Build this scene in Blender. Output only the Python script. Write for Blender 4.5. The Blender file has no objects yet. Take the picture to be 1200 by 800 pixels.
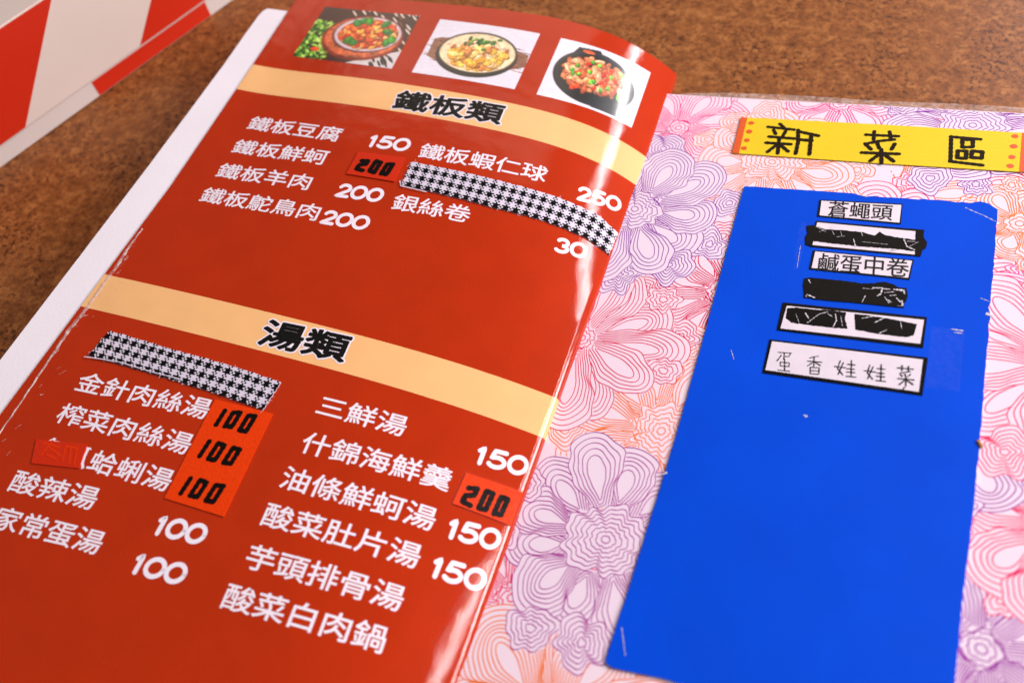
import bpy, bmesh, math, random
import numpy as np
from mathutils import Vector, Matrix
from mathutils.geometry import tessellate_polygon

scene = bpy.context.scene
COL = scene.collection
rnd = random.Random(7)

# ------------------------------------------------------------------ camera
F = 1083.0                                   # focal length in pixels of the 1200 px wide photograph
R = np.array([[0.9388044, -0.21111881, 0.27216751],
              [0.32235664, 0.8169312, -0.47823594],
              [-0.12137753, 0.53670501, 0.83499415]])
CAM = np.array([0.0, 0.0, 0.308])
cd = bpy.data.cameras.new("camera")
cam = bpy.data.objects.new("camera", cd)
COL.objects.link(cam)
cd.sensor_width = 36.0
cd.lens = 36.0 * F / 1200.0
cd.clip_start = 0.01
cd.clip_end = 50.0
m = Matrix([list(R[0]), list(R[1]), list(R[2])]).to_4x4()
m.translation = Vector(CAM)
cam.matrix_world = m
cd.dof.use_dof = True
cd.dof.focus_distance = 0.362
cd.dof.aperture_fstop = 7.0
scene.camera = cam

# ------------------------------------------------------------------ light
w = bpy.data.worlds.new("World")
scene.world = w
w.use_nodes = True
nt = w.node_tree
bg = nt.nodes["Background"]
bg.inputs[0].default_value = (1.0, 0.95, 0.95, 1)
bg.inputs[1].default_value = 0.13


def area(name, loc, target, sx, sy, power, color):
    l = bpy.data.lights.new(name, 'AREA')
    l.shape = 'RECTANGLE'
    l.size = sx
    l.size_y = sy
    l.energy = power
    l.color = color
    o = bpy.data.objects.new(name, l)
    COL.objects.link(o)
    o.location = loc
    z = (Vector(loc) - Vector(target)).normalized()
    x = Vector((0, 1, 0)).cross(z).normalized()
    y = z.cross(x)
    mm = Matrix((x, y, z)).transposed().to_4x4()
    mm.translation = Vector(loc)
    o.matrix_world = mm                       # long side stays along the page's gutter
    return o


area("ceiling_lamp", (0.60, 0.98, 0.93), (-0.05, 0.25, 0), 0.03, 1.9, 18, (1.0, 0.955, 0.97))
area("added_side_key", (1.40, 0.75, 0.90), (-0.05, 0.25, 0), 0.5, 0.9, 40, (1.0, 0.955, 0.97))  # added key light, no real fixture; set where the glossy pages don't mirror it
area("added_far_sheen_light", (-0.65, 1.9, 1.4), (-0.1, 0.25, 0), 1.5, 0.8, 5.0, (1.0, 0.80, 0.62))  # added light, no real fixture; brings sheen and brightness to the pages' far end

scene.view_settings.view_transform = 'Standard'
scene.view_settings.look = 'None'
scene.view_settings.exposure = -0.02
scene.view_settings.gamma = 1.0

# ------------------------------------------------------------------ helpers: surfaces and pixels
XG = -0.0722                                  # x of the gutter
PROF = [
    (0.045, [(-.264, 18), (-.235, 18.4), (-.21, 18.6), (-.18, 18.2), (-.154, 17.6), (-.126, 16.6), (-.109, 15.0), (-.093, 11.6), (-.083, 8.0), (-.0722, 3.0)]),
    (0.142, [(-.264, 18), (-.232, 18.6), (-.194, 18.4), (-.154, 17), (-.126, 15.2), (-.109, 12.8), (-.093, 9.8), (-.083, 7.4), (-.0722, 4.3)]),
    (0.270, [(-.264, 18), (-.207, 19.3), (-.168, 19.5), (-.13, 17.5), (-.109, 14.6), (-.095, 10.6), (-.082, 4.8), (-.0735, -1.0), (-.0722, -2.0)]),
    (0.334, [(-.264, 18.5), (-.209, 19.2), (-.168, 20.2), (-.147, 20.8), (-.13, 19.6), (-.11, 15.9), (-.091, 9.4), (-.082, 3.9), (-.074, -2.5), (-.0722, -4.0)]),
]
PX = np.linspace(-0.30, XG, 240)
PZ = []
for _y, pts in PROF:
    xs = np.array([p[0] for p in pts]); zs = np.array([p[1] for p in pts]) * 1e-3 + 0.008
    t = (xs + .168) / .1
    k = np.polyfit(t, zs, 5)
    zz = np.polyval(k, (PX + .168) / .1)
    zz = np.where(PX < -.262, np.interp(-.262, PX, zz), zz)
    PZ.append(zz)
PZ = np.array(PZ)
PY = np.array([p[0] for p in PROF])


def h_left(x, y):
    """height of the bowed left page"""
    y = min(max(y, PY[0]), PY[-1])
    i = min(int(np.searchsorted(PY, y, side='right') - 1), len(PY) - 2)
    t = (y - PY[i]) / (PY[i + 1] - PY[i])
    t = t * t * (3 - 2 * t)
    a = float(np.interp(x, PX, PZ[i])); b = float(np.interp(x, PX, PZ[i + 1]))
    return a * (1 - t) + b * t


def h_right(x, y):
    return 0.0076 + 0.1104 * (x + 0.072) - 0.023 * (y - 0.2)


def h_table(x, y):
    return 0.0


def normal(h, x, y):
    e = 0.0006
    n = Vector((-(h(x + e, y) - h(x - e, y)) / (2 * e), -(h(x, y + e) - h(x, y - e)) / (2 * e), 1))
    return n.normalized()


def on(h, x, y, off=0.0):
    if off == 0.0:
        return Vector((x, y, h(x, y)))
    return Vector((x, y, h(x, y))) + normal(h, x, y) * off


def ray(px, py):
    return R @ np.array([px - 600.0, 400.0 - py, -F])


def hit(h, px, py):
    """where the place seen at this spot of the photograph lies on a surface"""
    d = ray(px, py)
    z = 0.015
    for _ in range(40):
        t = (z - CAM[2]) / d[2]
        p = CAM + t * d
        x = p[0]
        if h is h_left:
            x = min(x, XG)
        z = 0.5 * z + 0.5 * h(x, p[1])
    return (float(x), float(p[1]))


# arc length along the left page
_z = PZ[1] * 0.5 + PZ[2] * 0.5
_s = np.concatenate([[0], np.cumsum(np.hypot(np.diff(PX), np.diff(_z)))]) + PX[0]


def s_of(h, x):
    return float(np.interp(x, PX, _s)) if h is h_left else x


def x_of(h, s):
    return float(np.interp(s, _s, PX)) if h is h_left else s


# ------------------------------------------------------------------ helpers: objects
def lin(r, g, b):
    f = lambda c: (c / 255 / 12.92) if c / 255 <= 0.04045 else ((c / 255 + 0.055) / 1.055) ** 2.4
    return (f(r), f(g), f(b), 1.0)


class MB:
    def __init__(self):
        self.v = []; self.f = []; self.m = []

    def add(self, pts, mat=0):
        i = len(self.v)
        self.v += [tuple(p) for p in pts]
        self.f.append(tuple(range(i, i + len(pts))))
        self.m.append(mat)

    def poly(self, pts, mat=0):
        """filled outline, concave allowed"""
        i = len(self.v)
        self.v += [tuple(p) for p in pts]
        for t in tessellate_polygon([[Vector(p) for p in pts]]):
            a, b, c = [Vector(pts[k]) for k in t]
            if (b - a).cross(c - a).z < 0:
                t = (t[0], t[2], t[1])
            self.f.append(tuple(i + k for k in t)); self.m.append(mat)

    def build(self, name, mats, parent=None, label=None, smooth=False, kind=None):
        me = bpy.data.meshes.new(name)
        me.from_pydata(self.v, [], self.f)
        if not isinstance(mats, (list, tuple)):
            mats = [mats]
        for mm in mats:
            me.materials.append(mm)
        me.polygons.foreach_set('material_index', self.m)
        if smooth:
            me.polygons.foreach_set('use_smooth', [True] * len(self.f))
        me.update()
        o = bpy.data.objects.new(name, me)
        COL.objects.link(o)
        if parent is not None:
            o.parent = parent
        if label:
            o['label'] = label
        if kind:
            o['kind'] = kind
        return o


def principled(name, color, rough=0.5, coat=0.0, coat_rough=0.1, spec=0.5, bump=None, mottle=None, coat_bump=None):
    """bump=(scale, strength, distance); mottle=(scale, amount)"""
    mt = bpy.data.materials.new(name)
    mt.use_nodes = True
    t = mt.node_tree; n = t.nodes; L = t.links
    b = n['Principled BSDF']
    b.inputs['Base Color'].default_value = color
    b.inputs['Roughness'].default_value = rough
    b.inputs['Specular IOR Level'].default_value = spec
    b.inputs['Coat Weight'].default_value = coat
    b.inputs['Coat Roughness'].default_value = coat_rough
    tc = n.new('ShaderNodeTexCoord')
    if mottle:
        nz = n.new('ShaderNodeTexNoise'); nz.inputs['Scale'].default_value = mottle[0]
        nz.inputs['Detail'].default_value = 6
        L.new(tc.outputs['Object'], nz.inputs['Vector'])
        mr = n.new('ShaderNodeMapRange')
        mr.inputs['From Min'].default_value = 0.3; mr.inputs['From Max'].default_value = 0.7
        mr.inputs['To Min'].default_value = 1 - mottle[1]; mr.inputs['To Max'].default_value = 1 + mottle[1]
        L.new(nz.outputs['Fac'], mr.inputs['Value'])
        mx = n.new('ShaderNodeMix'); mx.data_type = 'RGBA'; mx.blend_type = 'MULTIPLY'
        mx.inputs['Factor'].default_value = 1
        mx.inputs['A'].default_value = color
        L.new(mr.outputs['Result'], mx.inputs['B'])
        L.new(mx.outputs['Result'], b.inputs['Base Color'])
    for which, bp in (('Normal', bump), ('Coat Normal', coat_bump)):
        if bp:
            nz = n.new('ShaderNodeTexNoise'); nz.inputs['Scale'].default_value = bp[0]
            nz.inputs['Detail'].default_value = 5
            L.new(tc.outputs['Object'], nz.inputs['Vector'])
            bu = n.new('ShaderNodeBump')
            bu.inputs['Strength'].default_value = bp[1]; bu.inputs['Distance'].default_value = bp[2]
            L.new(nz.outputs['Fac'], bu.inputs['Height'])
            if which == 'Coat Normal':
                n2 = n.new('ShaderNodeTexNoise'); n2.inputs['Scale'].default_value = 55; n2.inputs['Detail'].default_value = 2
                L.new(tc.outputs['Object'], n2.inputs['Vector'])
                b2 = n.new('ShaderNodeBump'); b2.inputs['Strength'].default_value = .5; b2.inputs['Distance'].default_value = .0008
                L.new(n2.outputs['Fac'], b2.inputs['Height']); L.new(b2.outputs['Normal'], bu.inputs['Normal'])
                n3 = n.new('ShaderNodeTexNoise'); n3.inputs['Scale'].default_value = 28; n3.inputs['Detail'].default_value = 5
                L.new(tc.outputs['Object'], n3.inputs['Vector'])
                m3 = n.new('ShaderNodeMapRange'); m3.inputs['From Min'].default_value = .35; m3.inputs['From Max'].default_value = .7
                m3.inputs['To Min'].default_value = coat_rough * .6; m3.inputs['To Max'].default_value = coat_rough * 1.6
                L.new(n3.outputs['Fac'], m3.inputs['Value']); L.new(m3.outputs['Result'], b.inputs['Coat Roughness'])
            L.new(bu.outputs['Normal'], b.inputs[which])
    return mt


CB = (1500, 0.9, 0.00004)


def laminated(name, color, rough=0.5, **k):
    k.setdefault('spec', .08)
    return principled(name, color, rough=rough, coat=k.pop('coat', .8), coat_rough=0.028, coat_bump=CB, **k)


M = {}
M['red'] = laminated('red_print', (0.435, 0.024, 0.001, 1), spec=.04, mottle=(60, .05), bump=(1500, .25, .0003))
M['peach'] = laminated('peach_print', lin(240, 182, 122), mottle=(80, .03))
M['white_ink'] = laminated('white_ink', lin(238, 226, 236))
M['black_ink'] = laminated('black_ink', lin(14, 12, 10), coat=.25, spec=.15)
M['paper'] = principled('white_paper', lin(242, 222, 236), rough=.4, spec=.12, coat=.3, coat_rough=.25, mottle=(90, .02), bump=(300, .15, .0005))
M['leaf'] = principled('leaf_paper', lin(222, 212, 205), rough=.7)
M['sheet'] = principled('white_sheet', lin(240, 231, 238), rough=.55, spec=.3, mottle=(40, .02), bump=(700, .2, .0003))
M['cover'] = principled('cover_board', lin(150, 30, 25), rough=.5, bump=(400, .3, .0005))
M['blue'] = principled('blue_card', lin(0, 72, 212), rough=.6, spec=.07, mottle=(35, .06), bump=(1200, .25, .0002))
M['blue_edge'] = principled('card_core', lin(190, 200, 225), rough=.8)
M['yellow'] = principled('yellow_card', lin(232, 198, 26), rough=.55, spec=.3, mottle=(60, .03), bump=(1200, .3, .0003))
M['orange_red'] = principled('orange_marker', lin(222, 84, 22), rough=.5, mottle=(900, .12))
M['marker'] = principled('black_marker', lin(34, 22, 10), rough=.5, spec=.1, mottle=(700, .25))
M['label_paper'] = principled('label_paper', lin(228, 214, 226), rough=.5, coat=.6, coat_rough=.15, mottle=(200, .03))
M['label_black'] = principled('label_black', lin(12, 9, 9), rough=.45, spec=.08, coat=.12, coat_rough=.1, mottle=(400, .3))
M['scratch'] = principled('scratch', lin(205, 195, 205), rough=.5, mottle=(2000, .3))
M['patch'] = principled('orange_patch', lin(222, 58, 6), rough=.6, spec=.08, coat=.06, coat_rough=.25, mottle=(900, .06), bump=(1800, .5, .0004))
M['patch_dark'] = principled('dark_red_patch', lin(200, 40, 6), spec=.1, rough=.35, coat=.8, coat_rough=.15, bump=(900, .3, .0004))
M['stamp'] = principled('stamp_black', lin(14, 10, 8), rough=.6, spec=.08, bump=(1500, .5, .0004))
M['faint_red'] = principled('faint_red_marker', lin(212, 50, 10), rough=.6, spec=.1)
M['cloth_black'] = principled('black_thread', lin(12, 12, 13), rough=.9, spec=.08, bump=(2500, .6, .0004))
M['cloth_white'] = principled('white_thread', lin(212, 200, 216), rough=.85, spec=.2, bump=(2500, .6, .0004))
M['box_white'] = principled('box_white', lin(214, 194, 184), rough=.6, mottle=(20, .03))
M['box_tray'] = principled('tray_white', lin(206, 192, 186), rough=.6, mottle=(20, .03))
M['box_red'] = principled('box_red', lin(196, 36, 6), rough=.45, mottle=(20, .04))
M['crumb'] = principled('crumb', lin(150, 95, 30), rough=.7, mottle=(2000, .4))


def film_material(name, alpha, rough, tint):
    mt = bpy.data.materials.new(name); mt.use_nodes = True
    t = mt.node_tree; n = t.nodes; L = t.links
    n.remove(n['Principled BSDF'])
    tr = n.new('ShaderNodeBsdfTransparent')
    p = n.new('ShaderNodeBsdfPrincipled'); p.inputs['Base Color'].default_value = tint
    p.inputs['Roughness'].default_value = rough
    nz = n.new('ShaderNodeTexNoise'); nz.inputs['Scale'].default_value = 500; nz.inputs['Detail'].default_value = 6
    tc = n.new('ShaderNodeTexCoord'); L.new(tc.outputs['Object'], nz.inputs['Vector'])
    bu = n.new('ShaderNodeBump'); bu.inputs['Strength'].default_value = .6; bu.inputs['Distance'].default_value = .0006
    L.new(nz.outputs['Fac'], bu.inputs['Height']); L.new(bu.outputs['Normal'], p.inputs['Normal'])
    mr = n.new('ShaderNodeMapRange')
    mr.inputs['From Min'].default_value = .35; mr.inputs['From Max'].default_value = .68
    mr.inputs['To Min'].default_value = alpha * .35; mr.inputs['To Max'].default_value = min(1, alpha * 1.7)
    L.new(nz.outputs['Fac'], mr.inputs['Value'])
    mx = n.new('ShaderNodeMixShader')
    L.new(mr.outputs['Result'], mx.inputs[0]); L.new(tr.outputs[0], mx.inputs[1]); L.new(p.outputs[0], mx.inputs[2])
    L.new(mx.outputs[0], n['Material Output'].inputs[0])
    return mt


M['film'] = film_material('clear_film', .28, .2, lin(225, 205, 200))
M['film_thin'] = film_material('thin_film', .012, .15, lin(225, 205, 210))
M['seam'] = film_material('film_seam', .5, .25, lin(225, 200, 195))


def table_material():
    mt = bpy.data.materials.new('brown_speckled_laminate'); mt.use_nodes = True
    t = mt.node_tree; n = t.nodes; L = t.links
    b = n['Principled BSDF']; b.inputs['Roughness'].default_value = .42; b.inputs['Specular IOR Level'].default_value = .2
    tc = n.new('ShaderNodeTexCoord')
    def noise(s, d, r=.6):
        z = n.new('ShaderNodeTexNoise'); z.inputs['Scale'].default_value = s; z.inputs['Detail'].default_value = d
        z.inputs['Roughness'].default_value = r
        L.new(tc.outputs['Object'], z.inputs['Vector']); return z
    def ramp(src, stops):
        r = n.new('ShaderNodeValToRGB')
        r.color_ramp.elements[0].position = stops[0][0]; r.color_ramp.elements[0].color = stops[0][1]
        r.color_ramp.elements[1].position = stops[1][0]; r.color_ramp.elements[1].color = stops[1][1]
        for s in stops[2:]:
            e = r.color_ramp.elements.new(s[0]); e.color = s[1]
        L.new(src, r.inputs[0]); return r
    base = ramp(noise(150, 8, .75).outputs['Fac'], [(.32, lin(98, 54, 24)), (.68, lin(174, 112, 60)), (.5, lin(138, 80, 38))])
    sp = ramp(noise(400, 5, .72).outputs['Fac'], [(.43, (1, 1, 1, 1)), (.49, (0, 0, 0, 1))])
    clus = ramp(noise(38, 3).outputs['Fac'], [(.35, (.25, .25, .25, 1)), (.65, (1, 1, 1, 1))])
    mul = n.new('ShaderNodeMath'); mul.operation = 'MULTIPLY'
    L.new(sp.outputs[0], mul.inputs[0]); L.new(clus.outputs[0], mul.inputs[1])
    mx = n.new('ShaderNodeMix'); mx.data_type = 'RGBA'
    L.new(mul.outputs[0], mx.inputs['Factor']); L.new(base.outputs[0], mx.inputs['A']); mx.inputs['B'].default_value = lin(70, 34, 16)
    L.new(mx.outputs['Result'], b.inputs['Base Color'])
    return mt


# ------------------------------------------------------------------ the table top (setting)
mb = MB()
x0, x1, y0, y1, zt, zb = -1.3, 1.1, -0.6, 1.2, 0.0, -0.04
c8 = [(x0, y0, zb), (x1, y0, zb), (x1, y1, zb), (x0, y1, zb), (x0, y0, zt), (x1, y0, zt), (x1, y1, zt), (x0, y1, zt)]
for q in ((4, 5, 6, 7), (3, 2, 1, 0), (0, 1, 5, 4), (1, 2, 6, 5), (2, 3, 7, 6), (3, 0, 4, 7)):
    mb.add([c8[i] for i in q])
mb.build('table_top', table_material(), kind='structure')

# ------------------------------------------------------------------ the menu
menu = bpy.data.objects.new('menu', None)
COL.objects.link(menu)
menu.location = (0, 0, 0)
menu['label'] = 'open laminated menu with a red dish list and a flower-print page holding a blue card'
menu['category'] = 'menu'

YB, YT = -0.06, 0.3345
EL_B1, EL_B0 = 0.1502, 0.1335                 # lower heading band
EU_B1, EU_B0 = 0.2787, 0.2617                 # upper heading band


def x_left_edge(y):
    return -0.2637 if y > .2 else -0.2637 - (.2 - y) * .052


def left_grid(y0, y1, ny, off, xa=None, xb=XG, nx=90):
    rows = []
    for j in range(ny + 1):
        y = y0 + (y1 - y0) * j / ny
        a = x_left_edge(y) if xa is None else xa
        rows.append([on(h_left, a + (xb - a) * i / nx, y, off) for i in range(nx + 1)])
    return rows


def grid_faces(mb, rows, mat=0):
    i0 = len(mb.v)
    n = len(rows[0])
    for r in rows:
        mb.v += [tuple(p) for p in r]
    for j in range(len(rows) - 1):
        for i in range(n - 1):
            a = i0 + j * n + i
            mb.f.append((a, a + 1, a + 1 + n, a + n)); mb.m.append(mat)


mb = MB()
rows = left_grid(YB, YT, 130, 0.0)
for r in rows:                                # the page turns down into the gutter
    e = r[-1]
    r.append(Vector((e.x + .0005, e.y, e.z - .0016)))
    r.append(Vector((e.x + .0002, e.y, e.z - .0050)))
grid_faces(mb, rows)
page = mb.build('page', M['red'], menu, label='glossy red page with white dish names and prices', smooth=True)

for a, b_ in ((EL_B0, EL_B1), (EU_B0, EU_B1)):
    mb = MB()
    rows = left_grid(a, b_, 8, .00004, nx=90)
    for r in rows:
        e = r[-1]; r.append(Vector((e.x + .00055, e.y, e.z - .0016))); r.append(Vector((e.x + .00025, e.y, e.z - .0045)))
    grid_faces(mb, rows)
    mb.build('heading_band', M['peach'], page, smooth=True)

# thin white edge: the leaf's own thickness, then the loose white sheet under it and the block of leaves
mb = MB()
pts = [(311.5, 8.3), (320, 8.6), (400, 22)]
outl = [hit(h_left, 313.5, 9.0), hit(h_left, 318, 8.4), hit(h_left, 345, 14)]
xs = [(-.2792, .277), (-.2812, .21), (-.2838, .15), (-.2861, .1035), (-.2935, .02), (-.297, -.07)]
left_side = [(-.2785, .3125), (-.2789, .300)] + xs
poly = [(-.2762, .3182), (-.2777, .3165)] + left_side
right_x = -.12
up, lo = [], []
for (x, y) in poly:
    up.append((x, y))
rowsu = []
for (x, y) in poly:
    rowsu.append([on(h_left, x + (right_x - x) * i / 60, y, -.0008) for i in range(61)])
grid_faces(mb, rowsu[::-1])
# side wall of the sheet
for k in range(len(poly) - 1):
    a = rowsu[k][0]; b_ = rowsu[k + 1][0]
    mb.add([a, b_, b_ - Vector((0, 0, .0006)), a - Vector((0, 0, .0006))])
a, b_ = rowsu[0][0], rowsu[0][-1]
mb.add([b_, a, a - Vector((0, 0, .0006)), b_ - Vector((0, 0, .0006))])
mb.build('backing_sheet', M['sheet'], menu, label='white sheet sticking out from under the red page', smooth=False)


def block(h, xa, xb, ya, yb, off, name, mat, label=None, z0=.0022):
    mb = MB(); nx = 24; ny = 14
    top = [[on(h, xa + (xb - xa) * i / nx, ya + (yb - ya) * j / ny) + Vector((0, 0, off)) for i in range(nx + 1)] for j in range(ny + 1)]
    grid_faces(mb, top)
    g = lambda p: Vector((p.x, p.y, z0))
    for j in range(ny):
        mb.add([g(top[j][0]), top[j][0], top[j + 1][0], g(top[j + 1][0])])
        mb.add([top[j][-1], g(top[j][-1]), g(top[j + 1][-1]), top[j + 1][-1]])
    for i in range(nx):
        mb.add([top[0][i], g(top[0][i]), g(top[0][i + 1]), top[0][i + 1]])
        mb.add([g(top[-1][i]), top[-1][i], top[-1][i + 1], g(top[-1][i + 1])])
    return mb.build(name, mat, menu, label=label)


block(h_left, -.262, XG - .0006, YB, YT - .004, -.0016, 'leaf_block', M['leaf'])
XR = 0.128
RT0 = hit(h_right, 775, 110); RT1 = hit(h_right, 1200, 133)
YR = .5 * (RT0[1] + RT1[1])
sl = (RT1[1] - RT0[1]) / (RT1[0] - RT0[0])
block(h_right, -.0700, XR - .001, YB, YR - .004, -.0012, 'leaf_block', M['leaf'])
mb = MB()
for xa, xb in ((-.27, .127),):
    v = [(xa, YB - .004, .0001), (xb, YB - .004, .0001), (xb, .312, .0001), (xa, .312, .0001)]
    u = [(a, b_, .0021) for a, b_, _ in v]
    mb.add(v[::-1]); mb.add(u)
    for k in range(4):
        mb.add([v[k], v[(k + 1) % 4], u[(k + 1) % 4], u[k]])
mb.build('cover', M['cover'], menu)

# right page
mb = MB()


def ytop(x):
    return RT0[1] + sl * (x - RT0[0])


xs = np.linspace(-.0755, XR, 40)
rows = [[on(h_right, x, YB + (ytop(x) - YB) * j / 30) for x in xs] for j in range(31)]
for r in rows:
    r.insert(0, Vector((r[0].x - .004, r[0].y, r[0].z - .004)))
grid_faces(mb, rows)
page2 = mb.build('page', M['paper'], menu, label='white page printed with pink, purple and orange line flowers', smooth=True)

# clear film margin above the right page
mb = MB()
rows = []
for j in range(4):
    r = []
    for x in np.linspace(-.066, XR, 60):
        wv = .0034 * min(1, (x + .07) / .03 + .25)
        r.append(on(h_right, x, ytop(x) - .0004 + wv * j / 3, .00025 + .0003 * math.sin(x * 90 + j) * (j / 3)))
    rows.append(r)
grid_faces(mb, rows)
mb.build('clear_film', M['film'], page2, smooth=True)


# ------------------------------------------------------------------ flat text and strokes
def text_mesh(s, offset=0.0, shear=0.0):
    cu = bpy.data.curves.new('t', 'FONT')
    cu.body = s
    cu.size = 1.0
    cu.offset = offset
    cu.shear = shear
    cu.dimensions = '2D'
    cu.fill_mode = 'FRONT'
    cu.resolution_u = 3
    o = bpy.data.objects.new('t', cu)
    COL.objects.link(o)
    dg = bpy.context.evaluated_depsgraph_get()
    me = bpy.data.meshes.new_from_object(o.evaluated_get(dg))
    bpy.data.objects.remove(o); bpy.data.curves.remove(cu)
    return me


def place_frame(h, A, B):
    """A, B: photograph spots at the middle of the line's left and right ends"""
    ax, ay = hit(h, *A); bx, by = hit(h, *B)
    a = np.array([s_of(h, ax), ay]); b_ = np.array([s_of(h, bx), by])
    d = b_ - a
    L = float(np.hypot(*d)); e = d / L
    return a, e, np.array([-e[1], e[0]]), L


def text(s, h, A, B, height, mat, parent, name='dish_name', offset=0.0, lift=.00008, shear=0.0, grow=0.0, ink_h=None, bisect=True):
    """ink stretched to reach from A to B; height = height of the ink in metres"""
    me = text_mesh(s, 0.0, shear)
    co = np.array([v.co[:2] for v in me.vertices])
    mn, mx = co.min(0), co.max(0)
    a, e, n, L = place_frame(h, A, B)
    if bisect:
        bm = bmesh.new(); bm.from_mesh(me)
        steps = int(L / .003)
        for i in range(1, steps):
            bmesh.ops.bisect_plane(bm, geom=bm.verts[:] + bm.edges[:] + bm.faces[:], dist=1e-6,
                                   plane_co=(mn[0] + (mx[0] - mn[0]) * i / steps, 0, 0), plane_no=(1, 0, 0))
        bmesh.ops.triangulate(bm, faces=bm.faces)
        bm.to_mesh(me); bm.free()
    H = height - 2 * offset; Lw = L - 2 * offset
    Q = [np.array([offset + (v.co.x - mn[0]) / (mx[0] - mn[0]) * Lw, ((v.co.y - mn[1]) / (mx[1] - mn[1]) - .5) * H]) for v in me.vertices]
    faces = [tuple(p.vertices) for p in me.polygons]
    pts = [(q, 0.0) for q in Q]
    gw = offset + grow
    if gw > 0:                                # thicken the strokes with rounded borders
        cnt = {}
        for f_ in faces:
            for k in range(len(f_)):
                e_ = (f_[k], f_[(k + 1) % len(f_)])
                cnt[tuple(sorted(e_))] = cnt.get(tuple(sorted(e_)), []) + [e_]
        nxt, prv = {}, {}
        bor = [v_[0] for v_ in cnt.values() if len(v_) == 1]
        NR = {}
        for (i, j) in bor:
            d = Q[j] - Q[i]; ln = np.hypot(*d)
            if ln < 1e-9: continue
            NR[(i, j)] = np.array([d[1], -d[0]]) / ln
            nxt[i] = (i, j); prv[j] = (i, j)
        for q_, ((i, j), nr) in enumerate(NR.items()):
            z_ = 3e-6 * (1 + q_ % 5)
            b0 = len(pts)
            pts += [(Q[i], z_), (Q[i] + nr * gw, z_), (Q[j] + nr * gw, z_), (Q[j], z_)]
            faces.append((b0, b0 + 1, b0 + 2, b0 + 3))
            if j in nxt and nxt[j] in NR:
                n2 = NR[nxt[j]]
                cr = nr[0] * n2[1] - nr[1] * n2[0]
                if cr > .02:
                    a0 = math.atan2(nr[1], nr[0]); da = math.atan2(cr, float(nr @ n2))
                    m_ = max(1, int(da / .5)); b0 = len(pts)
                    pts.append((Q[j], z_ + 1e-6))
                    for g_ in range(m_ + 1):
                        t_ = a0 + da * g_ / m_
                        pts.append((Q[j] + gw * np.array([math.cos(t_), math.sin(t_)]), z_ + 1e-6))
                    for g_ in range(m_):
                        faces.append((b0, b0 + 1 + g_, b0 + 2 + g_))
    P3_ = []
    for q, z_ in pts:
        p = a + e * q[0] + n * q[1]
        P3_.append(on(h, x_of(h, p[0]), p[1], lift + z_))
    bpy.data.meshes.remove(me)
    me = bpy.data.meshes.new(name)
    me.from_pydata([tuple(p) for p in P3_], [], faces)
    me.materials.clear(); me.materials.append(mat)
    me.name = name
    o = bpy.data.objects.new(name, me); COL.objects.link(o)
    o.parent = parent
    return o


def stroke(mb, pts, wid, tofn, k, mat=0, wob=0.0, step=.0008, taper=False):
    """a pen stroke with round ends; tofn maps flat (x, y) plus lift to space; k = running layer"""
    P = [np.array(p, float) for p in pts]
    Q = []
    for a, b_ in zip(P[:-1], P[1:]):
        L = float(np.hypot(*(b_ - a))); n = max(1, int(L / step))
        for i in range(n):
            Q.append(a + (b_ - a) * i / n)
    Q.append(P[-1])
    n = len(Q)
    lift = .00001 * k
    Lf, Rt = [], []
    for i, q in enumerate(Q):
        d = Q[min(i + 1, n - 1)] - Q[max(i - 1, 0)]
        d = d / (np.hypot(*d) + 1e-12)
        nn = np.array([-d[1], d[0]])
        w_ = wid * .5 * (1 + wob * math.sin(i * 1.7 + k) + wob * rnd.uniform(-.6, .6))
        Lf.append(q + nn * w_); Rt.append(q - nn * w_)
    d0 = Q[0] - Q[min(1, n - 1)]; d1 = Q[-1] - Q[-2]
    d0 = d0 / np.hypot(*d0); d1 = d1 / np.hypot(*d1)
    cap0 = [Q[0] + wid * .5 * (math.cos(t) * d0 + math.sin(t) * np.array([-d0[1], d0[0]])) for t in (math.pi * .3, 0, -math.pi * .3)]
    cap1 = [Q[-1] + wid * .5 * (math.cos(t) * d1 + math.sin(t) * np.array([-d1[1], d1[0]])) for t in (math.pi * .3, 0, -math.pi * .3)]
    i0 = len(mb.v)
    for a, b_ in zip(Lf, Rt):
        mb.v.append(tuple(tofn(a, lift))); mb.v.append(tuple(tofn(b_, lift)))
    for i in range(n - 1):
        a = i0 + 2 * i
        mb.f.append((a + 1, a + 3, a + 2, a)); mb.m.append(mat)
    mb.add([tofn(Lf[-1], lift)] + [tofn(Rt[-1], lift)] + [tofn(c, lift) for c in cap1[::-1]], mat)
    mb.add([tofn(Rt[0], lift)] + [tofn(Lf[0], lift)] + [tofn(c, lift) for c in cap0[::-1]], mat)


def right_fn(base):
    return lambda p, lift: on(h_right, p[0], p[1], base + lift)


def left_fn(base):
    return lambda p, lift: on(h_left, min(p[0], XG), p[1], base + lift)


DIG = {  # blocky handwritten figures in a unit box
    '1': ([[(.5, 0), (.5, 1)]], .45),
    '0': ([[(.1, 0), (.1, 1), (.9, 1), (.9, 0), (.1, 0)]], .8),
    '2': ([[(.05, .9), (.9, .95), (.9, .55), (.1, .4), (.08, .05), (1.0, .0)]], .9),
}


def arcp(cx, cy, rx, ry, a0, a1, n=14):
    return [(cx + rx * math.cos(math.radians(a0 + (a1 - a0) * i / n)), cy + ry * math.sin(math.radians(a0 + (a1 - a0) * i / n))) for i in range(n + 1)]


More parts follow.
